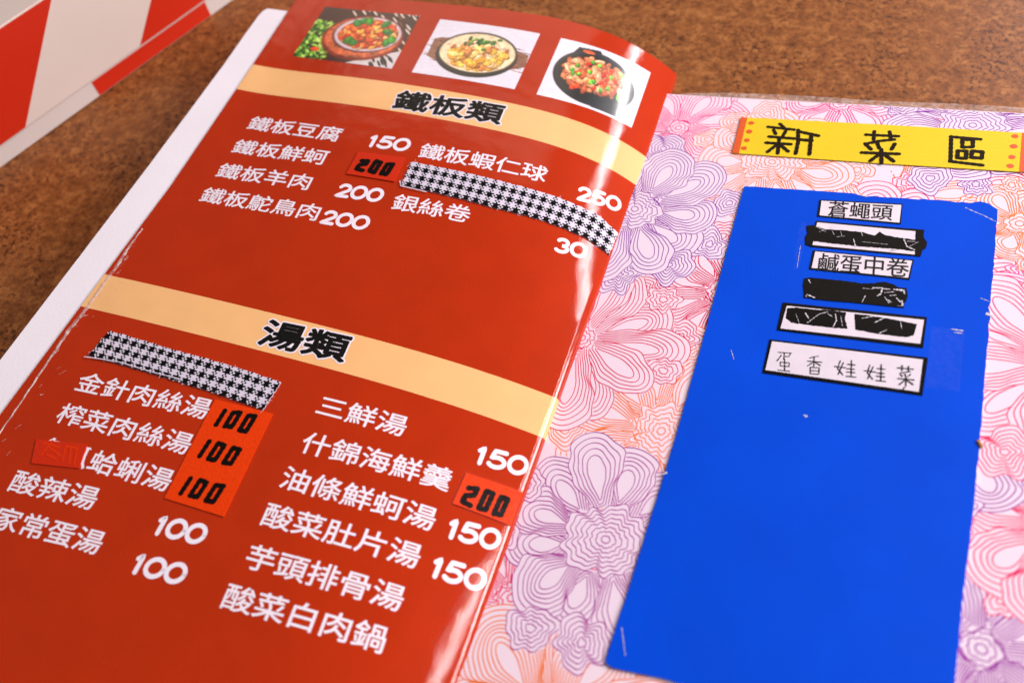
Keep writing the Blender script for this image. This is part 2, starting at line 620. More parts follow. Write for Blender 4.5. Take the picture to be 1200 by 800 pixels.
ROUND = {  # wide rounded printed figures
    '0': ([arcp(.5, .5, .5, .5, 0, 360, 30)], .95),
    '1': ([[(.0, .78), (.5, 1.0), (.5, 0)]], .42),
    '2': ([arcp(.48, .70, .44, .30, 165, -35, 14) + [(.02, 0), (1.0, 0)]], .82),
    '3': ([arcp(.46, .74, .42, .26, 150, -90, 14) + arcp(.46, .25, .48, .25, 90, -150, 14)], .82),
    '5': ([[(.90, 1.0), (.20, 1.0), (.10, .52)] + arcp(.46, .31, .50, .31, 130, -150, 16)], .88),
}


def figures(s, A, B, height, wid, base, mat, parent, h=h_left, shear=.12, table=None, name='handwritten_price', gap=.38, wob=.10):
    DIG_ = table or DIG
    a, e, n, L = place_frame(h, A, B)
    tot = sum(DIG_[c][1] for c in s) + gap * (len(s) - 1)
    if table: height -= wid
    k = (L - (wid if table else 0)) / tot
    a = a + e * (wid * .5 if table else 0)
    x = 0.0
    mb = MB(); layer = 1
    f = lambda p, l: on(h, min(x_of(h, p[0]), XG), p[1], base + l)
    for c in s:
        for st in DIG_[c][0]:
            pts = []
            for (u, v) in st:
                uu = x + u * DIG_[c][1] * (.8 if c != '1' and not table else 1)
                vv = v - .5 + (0 if table else rnd.uniform(-.06, .06))
                pts.append(a + e * (uu * k + shear * vv * height) + n * (vv * height))
            if table:
                stroke(mb, pts, wid, f, layer, step=.0004); layer += 1
                continue
            for p, q in zip(pts[:-1], pts[1:]):
                stroke(mb, [p, q], wid, f, layer, wob=wob, step=.0005); layer += 1
        x += DIG_[c][1] + gap
    return mb.build(name, mat, parent)


# dish names (height of the ink in metres)
NH = .0088
NAMES = [
    ("鐵板豆腐", (292.5, 143.7), (399.5, 158.7)), ("鐵板鮮蚵", (274.5, 171), (383.7, 185.5)),
    ("鐵板羊肉", (256, 199), (364.5, 214.5)), ("鐵板鴕鳥肉", (237, 227.5), (374.5, 250)),
    ("鐵板蝦仁球", (492.5, 176), (641, 206)), ("銀絲卷", (461, 236), (551.5, 252.5)),
    ("金針肉絲湯", (92, 446), (246, 480)), ("榨菜肉絲湯", (69.5, 482.5), (224, 521)),
    ("冬瓜蛤蜊湯", (46, 522), (201, 564)), ("酸辣湯", (14.5, 562), (114, 585)),
    ("家常蛋湯", (-5, 605), (120, 637)),
    ("三鮮湯", (373.6, 473.5), (476.5, 500.5)), ("什錦海鮮羹", (355, 517), (529, 563.5)),
    ("油條鮮蚵湯", (331, 557.5), (510.5, 609.5)), ("酸菜肚片湯", (309.5, 601), (492.5, 653)),
    ("芋頭排骨湯", (290, 650), (473, 702.5)), ("酸菜白肉鍋", (263, 696.5), (452, 750.5)),
]
for s, A, B in NAMES:
    hgt = NH * (.98 if s != "三鮮湯" else .95)
    text(s, h_left, A, B, hgt, M['white_ink'], page, offset=.00012)
PRICES = [
    ("150", (432.5, 165), (481, 171)), ("200", (395, 222.5), (449.5, 230)), ("200", (377.5, 253.7), (433, 262.5)),
    ("250", (676, 226), (728, 241.5)), ("30", (650, 286), (688, 296)),
    ("100", (183, 614), (242, 627.5)), ("100", (156.6, 659), (218.5, 674)),
    ("150", (558, 532), (619, 548)), ("150", (524.6, 618), (586.8, 634)), ("150", (506, 663), (569.5, 682)),
]
for s, A, B in PRICES:
    figures(s, A, B, .0076, .00165, .00008, M['white_ink'], page, table=ROUND, name='price', shear=.10, gap=.22, wob=0.0)
for s, A, B in (("鐵板類", (463, 116.5), (590.5, 135.5)), ("湯類", (307, 388.5), (409, 410))):
    text(s, h_left, A, B, .0122, M['white_ink'], page, name='heading_outline', offset=.00042, grow=.00062, lift=.00010)
    text(s, h_left, A, B, .0122, M['black_ink'], page, name='heading', offset=.00042, lift=.00017)


# ------------------------------------------------------------------ printed food photographs (flat prints)
def blank(Wd, Hd, col):
    a = np.zeros((Hd, Wd, 3)); a[:] = np.array(col) / 255.0
    return a


def ell(img, cx, cy, rx, ry, col, rot=0.0, soft=.12, alpha=1.0):
    Hd, Wd, _ = img.shape
    yy, xx = np.mgrid[0:Hd, 0:Wd]
    dx = xx - cx; dy = yy - cy
    c, s = math.cos(rot), math.sin(rot)
    r = np.sqrt(((dx * c + dy * s) / rx) ** 2 + ((-dx * s + dy * c) / ry) ** 2)
    a = np.clip((1 - r) / soft + .5, 0, 1)[..., None] * alpha
    img[:] = img * (1 - a) + np.array(col) / 255.0 * a


def rect(img, pts, col):
    Hd, Wd, _ = img.shape
    yy, xx = np.mgrid[0:Hd, 0:Wd].astype(float)
    ins = np.ones((Hd, Wd), bool)
    for k in range(len(pts)):
        ax, ay = pts[k]; bx, by = pts[(k + 1) % len(pts)]
        ins &= ((bx - ax) * (yy - ay) - (by - ay) * (xx - ax)) >= 0
    img[ins] = np.array(col) / 255.0


def piece(img, R_, x, y, rx, ry, col):
    rot = R_.uniform(0, 3.14)
    d = tuple(c * .55 for c in col); l = tuple(min(255, c * 1.18 + 25) for c in col)
    ell(img, x + .6, y + 1.0, rx * 1.08, ry * 1.08, d, rot, .3)
    ell(img, x, y, rx, ry, col, rot, .2)
    ell(img, x - rx * .2, y - ry * .35, rx * .45, ry * .35, l, rot, .8, .8)


def food1():
    R_ = random.Random(3)
    im = blank(180, 128, (70, 36, 24))
    for k in range(90):                        # woven mat
        x, y = R_.uniform(60, 190), R_.uniform(-5, 128)
        ell(im, x, y, 9, 1.6, R_.choice([(215, 195, 180), (50, 22, 16), (120, 74, 52), (235, 222, 210)]), .75, .4)
    for k in range(260):                       # leaves
        x, y = R_.uniform(-5, 60), R_.uniform(38, 130)
        if x > 60 - (y - 38) * .05: continue
        ell(im, x, y, R_.uniform(3, 8), R_.uniform(1.5, 3.5), R_.choice([(96, 150, 40), (60, 110, 30), (150, 190, 80), (40, 70, 24), (180, 205, 110)]), R_.uniform(0, 3), .4)
    ell(im, 30, 104, 8, 5, (226, 80, 40))
    rect(im, [(95, 128), (182, 84), (182, 130), (95, 130)], (222, 208, 210))
    for k in range(14):
        ell(im, R_.uniform(140, 178), R_.uniform(96, 126), 8, 2.0, (40, 34, 22), .9, .3)
    ell(im, 100, 66, 72, 54, (128, 48, 26), 0, .06)
    ell(im, 100, 64, 67, 49, (190, 98, 62), 0, .06)
    ell(im, 104, 58, 61, 43, (116, 66, 54), 0, .05)
    ell(im, 106, 56, 59, 41, (222, 200, 210), 0, .05)
    ell(im, 107, 56, 53, 36, (150, 66, 26), 0, .06)
    cols = [(234, 110, 40), (240, 140, 60), (222, 84, 30), (246, 160, 70), (204, 60, 28), (238, 170, 110), (190, 70, 30)]
    for k in range(170):
        t = R_.uniform(0, 6.28); r = math.sqrt(R_.random())
        piece(im, R_, 107 + 50 * r * math.cos(t), 55 + 33 * r * math.sin(t), R_.uniform(3, 7), R_.uniform(2.5, 5), R_.choice(cols))
    for x, y in ((84, 26), (76, 32), (128, 28), (146, 70), (152, 62), (88, 78), (78, 74), (96, 24), (138, 46)):
        piece(im, R_, x, y, 9, 6.5, R_.choice([(70, 140, 40), (110, 170, 50), (50, 120, 50)]))
    return im


def food2():
    R_ = random.Random(5)
    im = blank(180, 128, (232, 222, 234))
    rect(im, [(8, 46), (60, 22), (130, 40), (176, 42), (180, 78), (128, 104), (50, 104), (10, 86)], (134, 92, 74))
    for k in range(40):
        ell(im, R_.uniform(10, 176), R_.uniform(40, 96), 14, .8, R_.choice([(110, 66, 48), (158, 112, 88)]), .1, .5)
    rect(im, [(0, 0), (180, 0), (180, 30), (0, 42)], (232, 222, 234))
    ell(im, 92, 70, 70, 49, (40, 36, 34), 0, .03)
    ell(im, 92, 64, 68, 46, (66, 60, 54), 0, .03)
    ell(im, 92, 65, 65, 43, (228, 196, 160), 0, .04)
    cols = [(240, 180, 80), (232, 160, 60), (246, 200, 120), (206, 130, 70), (236, 190, 150)]
    for k in range(120):
        t = R_.uniform(0, 6.28); r = math.sqrt(R_.random())
        piece(im, R_, 94 + 52 * r * math.cos(t), 66 + 33 * r * math.sin(t), R_.uniform(2, 5), R_.uniform(1.6, 3.4), R_.choice([(190, 110, 60), (222, 180, 140), (160, 84, 44), (236, 204, 170)]))
    for k in range(60):
        t = R_.uniform(0, 6.28); r = math.sqrt(R_.random())
        piece(im, R_, 96 + 46 * r * math.cos(t), 72 + 26 * r * math.sin(t), R_.uniform(7, 10), R_.uniform(5, 7), R_.choice(cols))
    for k in range(22):
        piece(im, R_, R_.gauss(88, 14), R_.gauss(42, 6), 4, 2.6, R_.choice([(60, 110, 40), (90, 150, 60), (50, 84, 34)]))
    return im


def food3():
    R_ = random.Random(11)
    im = blank(190, 128, (232, 222, 234))
    rect(im, [(42, 10), (84, 5), (110, 30), (30, 34)], (30, 30, 34))
    rect(im, [(104, 122), (110, 88), (166, 96), (160, 122)], (28, 28, 32))
    ell(im, 92, 66, 82, 55, (26, 26, 30), .07, .03)
    ell(im, 92, 62, 77, 50, (44, 44, 50), .07, .04)
    ell(im, 92, 64, 74, 48, (24, 24, 27), .07, .04)
    ell(im, 64, 15, 13, 3.4, (196, 96, 60))
    cols = [(206, 130, 90), (190, 108, 70), (224, 156, 118), (170, 88, 56), (214, 140, 100)]
    for k in range(95):
        t = R_.uniform(0, 6.28); r = math.sqrt(R_.random())
        x = 90 + 62 * r * math.cos(t); y = 60 + 34 * r * math.sin(t)
        piece(im, R_, x, y, R_.uniform(8, 14), R_.uniform(4.2, 6.4), R_.choice(cols))
    for k in range(16):
        piece(im, R_, R_.uniform(50, 140), R_.uniform(34, 84), 5, 3.5, R_.choice([(226, 70, 30), (214, 52, 24)]))
    for k in range(14):
        piece(im, R_, R_.uniform(36, 150), R_.uniform(28, 84), 4.6, 3.4, R_.choice([(110, 180, 60), (70, 150, 50)]))
    piece(im, R_, 62, 92, 10, 5, (226, 80, 40)); piece(im, R_, 148, 84, 7, 5, (90, 160, 60))
    return im


def print_material():
    mt = bpy.data.materials.new('photo_print'); mt.use_nodes = True
    t = mt.node_tree; b = t.nodes['Principled BSDF']
    at = t.nodes.new('ShaderNodeAttribute'); at.attribute_name = 'print'
    t.links.new(at.outputs['Color'], b.inputs['Base Color'])
    b.inputs['Roughness'].default_value = .4
    b.inputs['Coat Weight'].default_value = 1; b.inputs['Coat Roughness'].default_value = .09
    tc = t.nodes.new('ShaderNodeTexCoord'); nz = t.nodes.new('ShaderNodeTexNoise'); nz.inputs['Scale'].default_value = CB[0]
    nz.inputs['Detail'].default_value = 5
    t.links.new(tc.outputs['Object'], nz.inputs['Vector'])
    bu = t.nodes.new('ShaderNodeBump'); bu.inputs['Strength'].default_value = CB[1]; bu.inputs['Distance'].default_value = CB[2]
    t.links.new(nz.outputs['Fac'], bu.inputs['Height']); t.links.new(bu.outputs['Normal'], b.inputs['Coat Normal'])
    return mt


PM = print_material()


def photo(img, corners, label):
    """corners TL, TR, BR, BL in the photograph"""
    Hd, Wd, _ = img.shape
    c = [np.array(hit(h_left, *p)) for p in corners]
    for q in c:
        q[0] = s_of(h_left, q[0])
    rs = np.random.RandomState(len(label))
    tex = np.zeros((Hd, Wd))
    for cells, amp in ((10, .05), (28, .07), (70, .08)):
        g = rs.normal(0, 1, (cells + 2, cells + 2))
        yy = np.linspace(0, cells, Hd); xx = np.linspace(0, cells, Wd)
        y0_ = yy.astype(int); x0_ = xx.astype(int); fy = (yy - y0_)[:, None]; fx = (xx - x0_)[None]
        tex += amp * (g[y0_][:, x0_] * (1 - fy) * (1 - fx) + g[y0_ + 1][:, x0_] * fy * (1 - fx) + g[y0_][:, x0_ + 1] * (1 - fy) * fx + g[y0_ + 1][:, x0_ + 1] * fy * fx)
    lum = img.mean(2, keepdims=True); sat = img.max(2, keepdims=True) - img.min(2, keepdims=True)
    img = img * (1 + tex[..., None] * np.clip(sat * 3, .05, 1.4))
    img = np.where(sat > .12, (img - .42) * 1.22 + .42, img)
    img = np.clip(img + rs.normal(0, .012, (Hd, Wd, 1)), 0.01, 1)
    vs = []
    for j in range(Hd):
        v = j / (Hd - 1)
        for i in range(Wd):
            u = i / (Wd - 1)
            p = (c[0] * (1 - u) + c[1] * u) * (1 - v) + (c[3] * (1 - u) + c[2] * u) * v
            vs.append((x_of(h_left, p[0]), p[1]))
    P = []
    cache = {}
    for x, y in vs:
        z = h_left(x, y)
        P.append((x, y, z + .00007))
    fs = [(j * Wd + i, (j + 1) * Wd + i, (j + 1) * Wd + i + 1, j * Wd + i + 1) for j in range(Hd - 1) for i in range(Wd - 1)]
    me = bpy.data.meshes.new('food_photo'); me.from_pydata(P, [], fs)
    at = me.color_attributes.new('print', 'FLOAT_COLOR', 'POINT')
    L = np.where(img <= .04045, img / 12.92, ((img + .055) / 1.055) ** 2.4)
    d = np.ones((Hd * Wd, 4)); d[:, :3] = L.reshape(-1, 3)
    at.data.foreach_set('color', d.ravel())
    me.polygons.foreach_set('use_smooth', [True] * len(fs))
    me.materials.append(PM)
    o = bpy.data.objects.new('food_photo', me); COL.objects.link(o); o.parent = page
    o['label'] = label


photo(food1(), [(381.5, 8), (492.5, 19), (459, 81), (343, 66)], 'printed picture of shrimp and broccoli in a round bowl')
photo(food2(), [(516, 23), (633, 40), (603, 105), (482.5, 85)], 'printed picture of tofu in a round iron pan on a board')
photo(food3(), [(657.6, 45), (762.4, 85.6), (740, 150), (628.6, 111)], 'printed picture of stir-fried meat on an oval black griddle')


# ------------------------------------------------------------------ patches on the left page
def patch(corners, nx, ny, thick, name, mats, base=.00015, label=None, h=h_left, jit=0.0):
    c = [np.array(hit(h, *p)) for p in corners]
    mb = MB()
    rows = []
    for j in range(ny + 1):
        v = j / ny
        r = []
        for i in range(nx + 1):
            u = i / nx
            p = (c[3] * (1 - u) + c[2] * u) * (1 - v) + (c[0] * (1 - u) + c[1] * u) * v
            if jit and (i in (0, nx) or j in (0, ny)):
                p = p + np.array([rnd.uniform(-jit, jit), rnd.uniform(-jit, jit)])
            r.append(on(h, min(p[0], XG) if h is h_left else p[0], p[1], base + thick))
        rows.append(r)
    grid_faces(mb, rows)
    dn = Vector((0, 0, thick + base * .6))
    ring = rows[0] + [r[-1] for r in rows[1:]] + rows[-1][::-1][1:] + [r[0] for r in rows[::-1][1:-1]]
    n = len(ring)
    for k in range(n):
        a, b_ = ring[k], ring[(k + 1) % n]
        mb.add([a - dn, b_ - dn, b_, a])
    return mb.build(name, mats, menu, label=label)


p1 = patch([(420, 178.7), (475, 185.5), (462.5, 213.7), (406, 204.5)], 10, 5, .00035, 'price_patch', M['patch_dark'],
           label='dark red patch over the price beside the second dish')
figures('200', (421, 193.5), (460, 200), .0056, .0021, .00055, M['stamp'], p1)
p2 = patch([(252.5, 468), (320, 485), (262.5, 605.5), (193, 583.7)], 10, 16, .00025, 'price_patch', M['patch'],
           label='tall orange patch with three prices written one below another')
for A, B in (((256, 488.5), (298, 497.5)), ((237, 525), (280, 536)), ((215, 568), (260, 580.5))):
    figures('100', A, B, .0060, .0018, .00045, M['stamp'], p2)
p3 = patch([(546, 554), (613, 577), (598, 616), (530, 590)], 10, 5, .00030, 'price_patch', M['patch'],
           label='small orange patch next to the gutter with a rewritten price')
figures('200', (545, 579), (594, 595.5), .0062, .0019, .00050, M['stamp'], p3)
p3f = patch([(544, 551.5), (616, 577), (600, 619), (527, 592)], 8, 4, .00003, 'clear_tape', M['film_thin'], base=.00085)
p3f.parent = p3
p4 = patch([(43, 515), (103, 521), (93, 549), (37, 543)], 8, 4, .00022, 'correction_patch', M['patch_dark'],
           label='orange patch hiding the start of a dish name')
mb = MB(); k = 1
fn = left_fn(.0004)
for st in ([(52, 519), (70, 524)], [(62, 517), (50, 533)], [(58, 524), (72, 534)], [(56, 533), (66, 538)], [(78, 523), (92, 526)],
           [(78, 523), (74, 541)], [(84, 524), (82, 543)], [(91, 526), (88, 544)]):
    stroke(mb, [hit(h_left, *q) for q in st], .0009, fn, k, wob=.1); k += 1
mb.build('faint_writing', M['faint_red'], p4)


# ------------------------------------------------------------------ houndstooth cloth tape
def tape(top, bot, per, name_label, first_phase=0, jit=.00012, curl=0.0):
    T = [hit(h_left, *p) for p in top]; B = [hit(h_left, *p) for p in bot]
    def arc(P):
        s = [0]
        for a, b_ in zip(P[:-1], P[1:]):
            s.append(s[-1] + math.hypot(s_of(h_left, b_[0]) - s_of(h_left, a[0]), b_[1] - a[1]))
        return np.array(s)
    sT, sB = arc(T), arc(B)
    L = .5 * (sT[-1] + sB[-1]); W = math.hypot(T[0][0] - B[0][0], T[0][1] - B[0][1])
    cell = per / 6
    nx = int(round(L / cell)); ny = int(round(W / cell))
    mb = MB()
    def pt(i, j):
        u = i / nx; v = j / ny
        t = (np.interp(u * sT[-1], sT, [p[0] for p in T]), np.interp(u * sT[-1], sT, [p[1] for p in T]))
        b_ = (np.interp(u * sB[-1], sB, [p[0] for p in B]), np.interp(u * sB[-1], sB, [p[1] for p in B]))
        x = b_[0] * (1 - v) + t[0] * v; y = b_[1] * (1 - v) + t[1] * v
        if i in (0, nx) or j in (0, ny):
            x += rnd.uniform(-jit, jit) * 2; y += rnd.uniform(-jit, jit) * 2
        return x, y
    G = [[pt(i, j) for i in range(nx + 1)] for j in range(ny + 1)]
    # vertices once, with tiny thread relief
    i0 = 0
    for j in range(ny + 1):
        for i in range(nx + 1):
            x, y = G[j][i]
            mb.v.append(tuple(on(h_left, min(x, XG), y, .00045 + rnd.uniform(0, .0001))))
    n = nx + 1
    for j in range(ny):
        for i in range(nx):
            ii = i + first_phase; warp = ((ii + j) % 2) == 0
            dark = (ii % 6 < 3) if warp else (j % 6 < 3)
            a = j * n + i
            mb.f.append((a, a + 1, a + 1 + n, a + n)); mb.m.append(0 if dark else 1)
    ring = [(0, i) for i in range(n)] + [(j, nx) for j in range(1, ny + 1)] + [(ny, i) for i in range(nx - 1, -1, -1)] + [(j, 0) for j in range(ny - 1, 0, -1)]
    for k in range(len(ring)):
        (ja, ia), (jb, ib) = ring[k], ring[(k + 1) % len(ring)]
        a = mb.v[ja * n + ia]; b_ = mb.v[jb * n + ib]
        mb.add([(a[0], a[1], a[2] - .0004), (b_[0], b_[1], b_[2] - .0004), b_, a], 1)
    o = mb.build('cloth_tape', [M['cloth_black'], M['cloth_white']], menu, label=name_label)
    # loose threads along the cut edges
    fb = MB(); kk = 1
    f = left_fn(.0003)
    for q in range(46):
        side = rnd.choice((0, 0, 1, 2, 3)); 
        if side == 0: i, j = rnd.randrange(n), 0
        elif side == 1: i, j = rnd.randrange(n), ny
        elif side == 2: i, j = 0, rnd.randrange(ny)
        else: i, j = nx, rnd.randrange(ny)
        x, y = G[j][i]
        if x > XG - .004: continue
        a = rnd.uniform(0, 6.28); l = rnd.uniform(.0005, .0014)
        stroke(fb, [(x, y), (x + l * .6 * math.cos(a), y + l * .6 * math.sin(a)), (x + l * math.cos(a + .5), y + l * math.sin(a + .5))], .00013, f, kk, mat=0, step=.001); kk += 1
    if not curl:
        P = [hit(h_left, *p) for p in ((100, 419), (112, 420.5), (140, 425), (180, 437), (215, 446))]
    else:
        P = [hit(h_left, *p) for p in ((469, 213), (470, 219), (500, 226))]
    stroke(fb, P, .0004, f, kk + 2, wob=.2)
    fo = fb.build('loose_thread', M['cloth_white'], o, kind='stuff')
    return o


tape([(129, 388), (200, 409), (265, 427), (329.5, 448)], [(104, 417), (175, 437), (245, 459), (309, 481)], .0043,
     'black and white houndstooth cloth tape under the lower heading')
tape([(483, 190.5), (540, 202), (590, 214), (650, 231), (700, 252.5), (724, 274)],
     [(470, 217.5), (525, 230), (580, 244.5), (635, 259), (685, 279), (713, 299)], .0043,
     'black and white houndstooth cloth tape bending into the gutter', curl=1.0, first_phase=3)

# ------------------------------------------------------------------ film seam along the outer edge of the red page
mb = MB()
cl = [(167, 268), (150, 291), (137, 312), (118, 338), (102, 361), (80, 388), (52, 430), (20, 478), (-8, 518), (-60, 596)]
N = 150
P = [hit(h_left, *p) for p in cl]
ss = np.linspace(0, len(P) - 1, N)
X_ = np.interp(ss, range(len(P)), [p[0] for p in P]); Y_ = np.interp(ss, range(len(P)), [p[1] for p in P])
rows = []
for i in range(N):
    w_ = .0008 * min(1, .35 + i / 40) * (1 + .25 * rnd.uniform(-1, 1))
    if i > 80: w_ *= max(.45, 1 - (i - 80) / 50)
    xx = X_[i] + .00012 * math.sin(i * .9)
    hh = .00035 * (1 + .25 * rnd.uniform(-1, 1))
    rows.append([on(h_left, xx - w_, Y_[i], .0001), on(h_left, xx - w_ * .5, Y_[i], hh), on(h_left, xx, Y_[i], .00025),
                 on(h_left, xx + w_ * .4, Y_[i], hh * .9), on(h_left, xx + w_, Y_[i], .0001)])
grid_faces(mb, rows[::-1])
mb.build('film_seam', M['seam'], page, smooth=True)
# scuffs in the film beside the seam
mb = MB(); k = 1
for q in range(30):
    t = rnd.random() ** .8
    i = int(t * (N - 20)) + 10
    x = X_[i] + rnd.uniform(.001, .010) * rnd.random(); y = Y_[i] + rnd.uniform(-.002, .002)
    a = rnd.choice((1.1, 1.2, 1.0, .3)) + rnd.uniform(-.3, .3); l = rnd.uniform(.0006, .0028)
    stroke(mb, [(x, y), (x + l * math.cos(a), y + l * math.sin(a))], rnd.uniform(.00010, .00032), left_fn(.0001), k, wob=.3, step=.0004); k += 1
mb.build('film_scuff', M['seam'], page, kind='stuff')

# ------------------------------------------------------------------ flowers printed on the right page
INK = {
    'purple': laminated('purple_ink', lin(160, 6, 140), coat=.2), 'violet': laminated('violet_ink', lin(134, 26, 158), coat=.2),
    'crimson': laminated('crimson_ink', lin(214, 6, 74), coat=.2), 'pink': laminated('pink_ink', lin(230, 40, 130), coat=.2),
    'orange': laminated('orange_ink', lin(240, 112, 14), coat=.2), 'peach': laminated('peach_ink', lin(246, 120, 50), coat=.2),
    'lilac': laminated('lilac_ink', lin(158, 60, 160), coat=.2), 'rose': laminated('rose_ink', lin(232, 44, 100), coat=.2),
}


def inside(px, py, poly):
    x, y = poly[:, 0], poly[:, 1]
    x2, y2 = np.roll(x, -1), np.roll(y, -1)
    c = ((y[None] > py[:, None]) != (y2[None] > py[:, None]))
    with np.errstate(divide='ignore', invalid='ignore'):
        xi = (x2 - x)[None] * (py[:, None] - y[None]) / (y2 - y)[None] + x[None]
    return (np.sum(c & (px[:, None] < xi), axis=1) % 2) == 1


class Flower:
    def __init__(self, px, rad, ink, seed, rosette=.30, npet=9, inpage=True):
        self.c = np.array(hit(h_right, *px)) if inpage else np.array(px)
        self.R = rad; self.ink = ink
        r = np.random.RandomState(seed)
        self.items = []           # (outline polygon, list of closed/open curves), topmost first
        T = np.linspace(0, 2 * np.pi, 150, endpoint=False)
        # rosette
        r0 = rosette * rad
        lv = []
        a = r.uniform(.7, 1.3, 4) * np.array([.08, .06, .065, .06]); ph = r.uniform(0, 6.28, 4); fr = np.array([2, 5, 9, 14])
        K = max(3, int(r0 / .00165))
        for k in range(K):
            s = 1 - k / (K - .2)
            wob = sum(a[i] * np.sin(fr[i] * T + ph[i] + k * (.16 if i < 3 else .5)) for i in range(4)) * (.6 + .5 * s)
            rr = r0 * s * (1 + wob)
            lv.append(np.stack([rr * np.cos(T), rr * np.sin(T) * .95], 1))
        self.items.append((lv[0], lv))
        # petals
        order = list(range(npet)); r.shuffle(order)
        base = r.uniform(0, 6.28)
        blobs = []
        for q in order:
            th = base + 2 * np.pi * (q + r.uniform(-.18, .18)) / npet
            Lp = rad * r.uniform(.86, 1.06); wmax = np.pi * rad / npet * r.uniform(.86, 1.16)
            K = max(4, int(wmax / .00150))
            u = 1 - (1 - np.linspace(0, 1, 48)) ** 1.5; pk = r.uniform(.66, .92); rn = r.uniform(1.7, 3.0)
            f1, f2, p1_, p2_ = r.uniform(2, 3.2), r.uniform(6, 8), r.uniform(0, 6), r.uniform(0, 6)
            skew = r.uniform(-.18, .18)
            curves = []
            for k in range(K - 1):
                s = 1 - k / K
                tip = Lp * (1 - .36 * (k / K) ** 1.0) * (1 + .012 * math.sin(k + p1_))
                st = r0 * .82 + (Lp - r0) * .30 * (k / K) ** 2.4
                ww = wmax * s
                bs = .30 * s
                prof = (bs + (1 - bs) * np.sin(np.pi / 2 * np.clip(u / pk, 0, 1)) ** 1.3) * np.sqrt(np.clip(1 - np.clip((u - .42) / .58, 0, 1) ** rn, 0, 1))
                wl = prof * ww * (1 + .10 * s * np.sin(f1 * u * 3 + p1_ + k * .25) + .05 * s * np.sin(f2 * u * 3 + p2_ + k * .12))
                wr = prof * ww * (1 + .10 * s * np.sin(f1 * u * 3 + p2_ + 2 + k * .25) + .05 * s * np.sin(f2 * u * 3 + p1_ + k * .12))
                lx = st + (tip - st) * u
                bend = skew * (lx / rad) ** 2 * rad * .5
                A = np.stack([lx, bend + wl], 1); Bq = np.stack([lx[::-1], (bend - wr)[::-1]], 1)
                c_ = np.concatenate([A, Bq[1:-1]])
                co, si = np.cos(th), np.sin(th)
                curves.append(np.stack([c_[:, 0] * co - c_[:, 1] * si, c_[:, 0] * si + c_[:, 1] * co], 1))
            self.items.append((curves[0], curves))
            # a ruffle between this petal and the next
            if r.random_sample() < .8:
                ta = th + np.pi / npet * r.uniform(.8, 1.2)
                bc = rad * r.uniform(.86, 1.0) * np.array([np.cos(ta), np.sin(ta)])
                br = rad * r.uniform(.15, .24)
                aa = r.uniform(.05, .13, 4); pp = r.uniform(0, 6.28, 4); ff = np.array([2, 3, 5, 8])
                T2 = np.linspace(0, 2 * np.pi, 80, endpoint=False)
                Kb = max(3, int(br / .0013)); cs = []
                for k in range(Kb):
                    s = 1 - k / Kb
                    rr = br * s * (1 + sum(aa[i] * np.sin(ff[i] * T2 + pp[i] + k * .22) for i in range(4)))
                    cs.append(np.stack([bc[0] + rr * np.cos(T2), bc[1] + rr * np.sin(T2)], 1))
                blobs.append((cs[0], cs))
        for b_ in blobs:
            self.items.insert(1 + r.randint(0, len(self.items)), b_)
        self.items = [(o + self.c, [q + self.c for q in cs]) for o, cs in self.items]


FL = [  # topmost first
    Flower((710, 632), .0400, 'purple', 1, rosette=.34, npet=12),
    Flower((744, 245), .0400, 'violet', 2, rosette=.27, npet=11),
    Flower((682, 396), .0400, 'crimson', 3, rosette=.12, npet=12),
    Flower((1140, 147), .0350, 'violet', 9, rosette=.34, npet=9),
    Flower((775, 505), .0390, 'orange', 4, rosette=.27, npet=11),
    Flower((905, 190), .0340, 'peach', 8, rosette=.34, npet=11),
    Flower((795, 150), .0300, 'pink', 7, rosette=.16, npet=8),
    Flower((640, 845), .0440, 'orange', 5, rosette=.16, npet=9),
    Flower((1010, 285), .0380, 'rose', 10, rosette=.2, npet=12),
    Flower((850, 345), .0340, 'crimson', 11, rosette=.2, npet=9),
    Flower((1195, 262), .0200, 'peach', 12, rosette=.25, npet=6),
    Flower((1240, 425), .0400, 'rose', 13, rosette=.14, npet=11),
    Flower((1130, 520), .0240, 'lilac', 14, rosette=.2, npet=7),
    Flower((1240, 620), .0330, 'rose', 15, rosette=.2, npet=8),
    Flower((1150, 760), .0340, 'lilac', 16, rosette=.16, npet=8),
    Flower((730, 850), .0250, 'rose', 17, rosette=.2, npet=7),
    Flower((985, 120), .0260, 'pink', 18, rosette=.2, npet=8),
    Flower((1180, 380), .0260, 'pink', 19, rosette=.2, npet=7),
    Flower((600, 700), .0260, 'rose', 20, rosette=.2, npet=8),
    Flower((850, 120), .0240, 'peach', 21, rosette=.2, npet=8),
    Flower((690, 540), .0240, 'rose', 22, rosette=.2, npet=8),
]
fr_ = random.Random(4)
inks = ['rose', 'peach', 'lilac', 'pink', 'orange', 'purple', 'crimson']
for gy in range(8):                            # the print goes on over the whole page
    for gx in range(4):
        fx, fy = -.04 + gx * .052 + (gy % 2) * .022, .32 - gy * .052
        fx += fr_.uniform(-.008, .008); fy += fr_.uniform(-.008, .008)
        FL.append(Flower((fx, fy), fr_.uniform(.031, .040), fr_.choice(inks), 40 + gy * 5 + gx, rosette=fr_.uniform(.18, .32), npet=fr_.choice((9, 10, 11)), inpage=False))
covers = []
TINT = {}
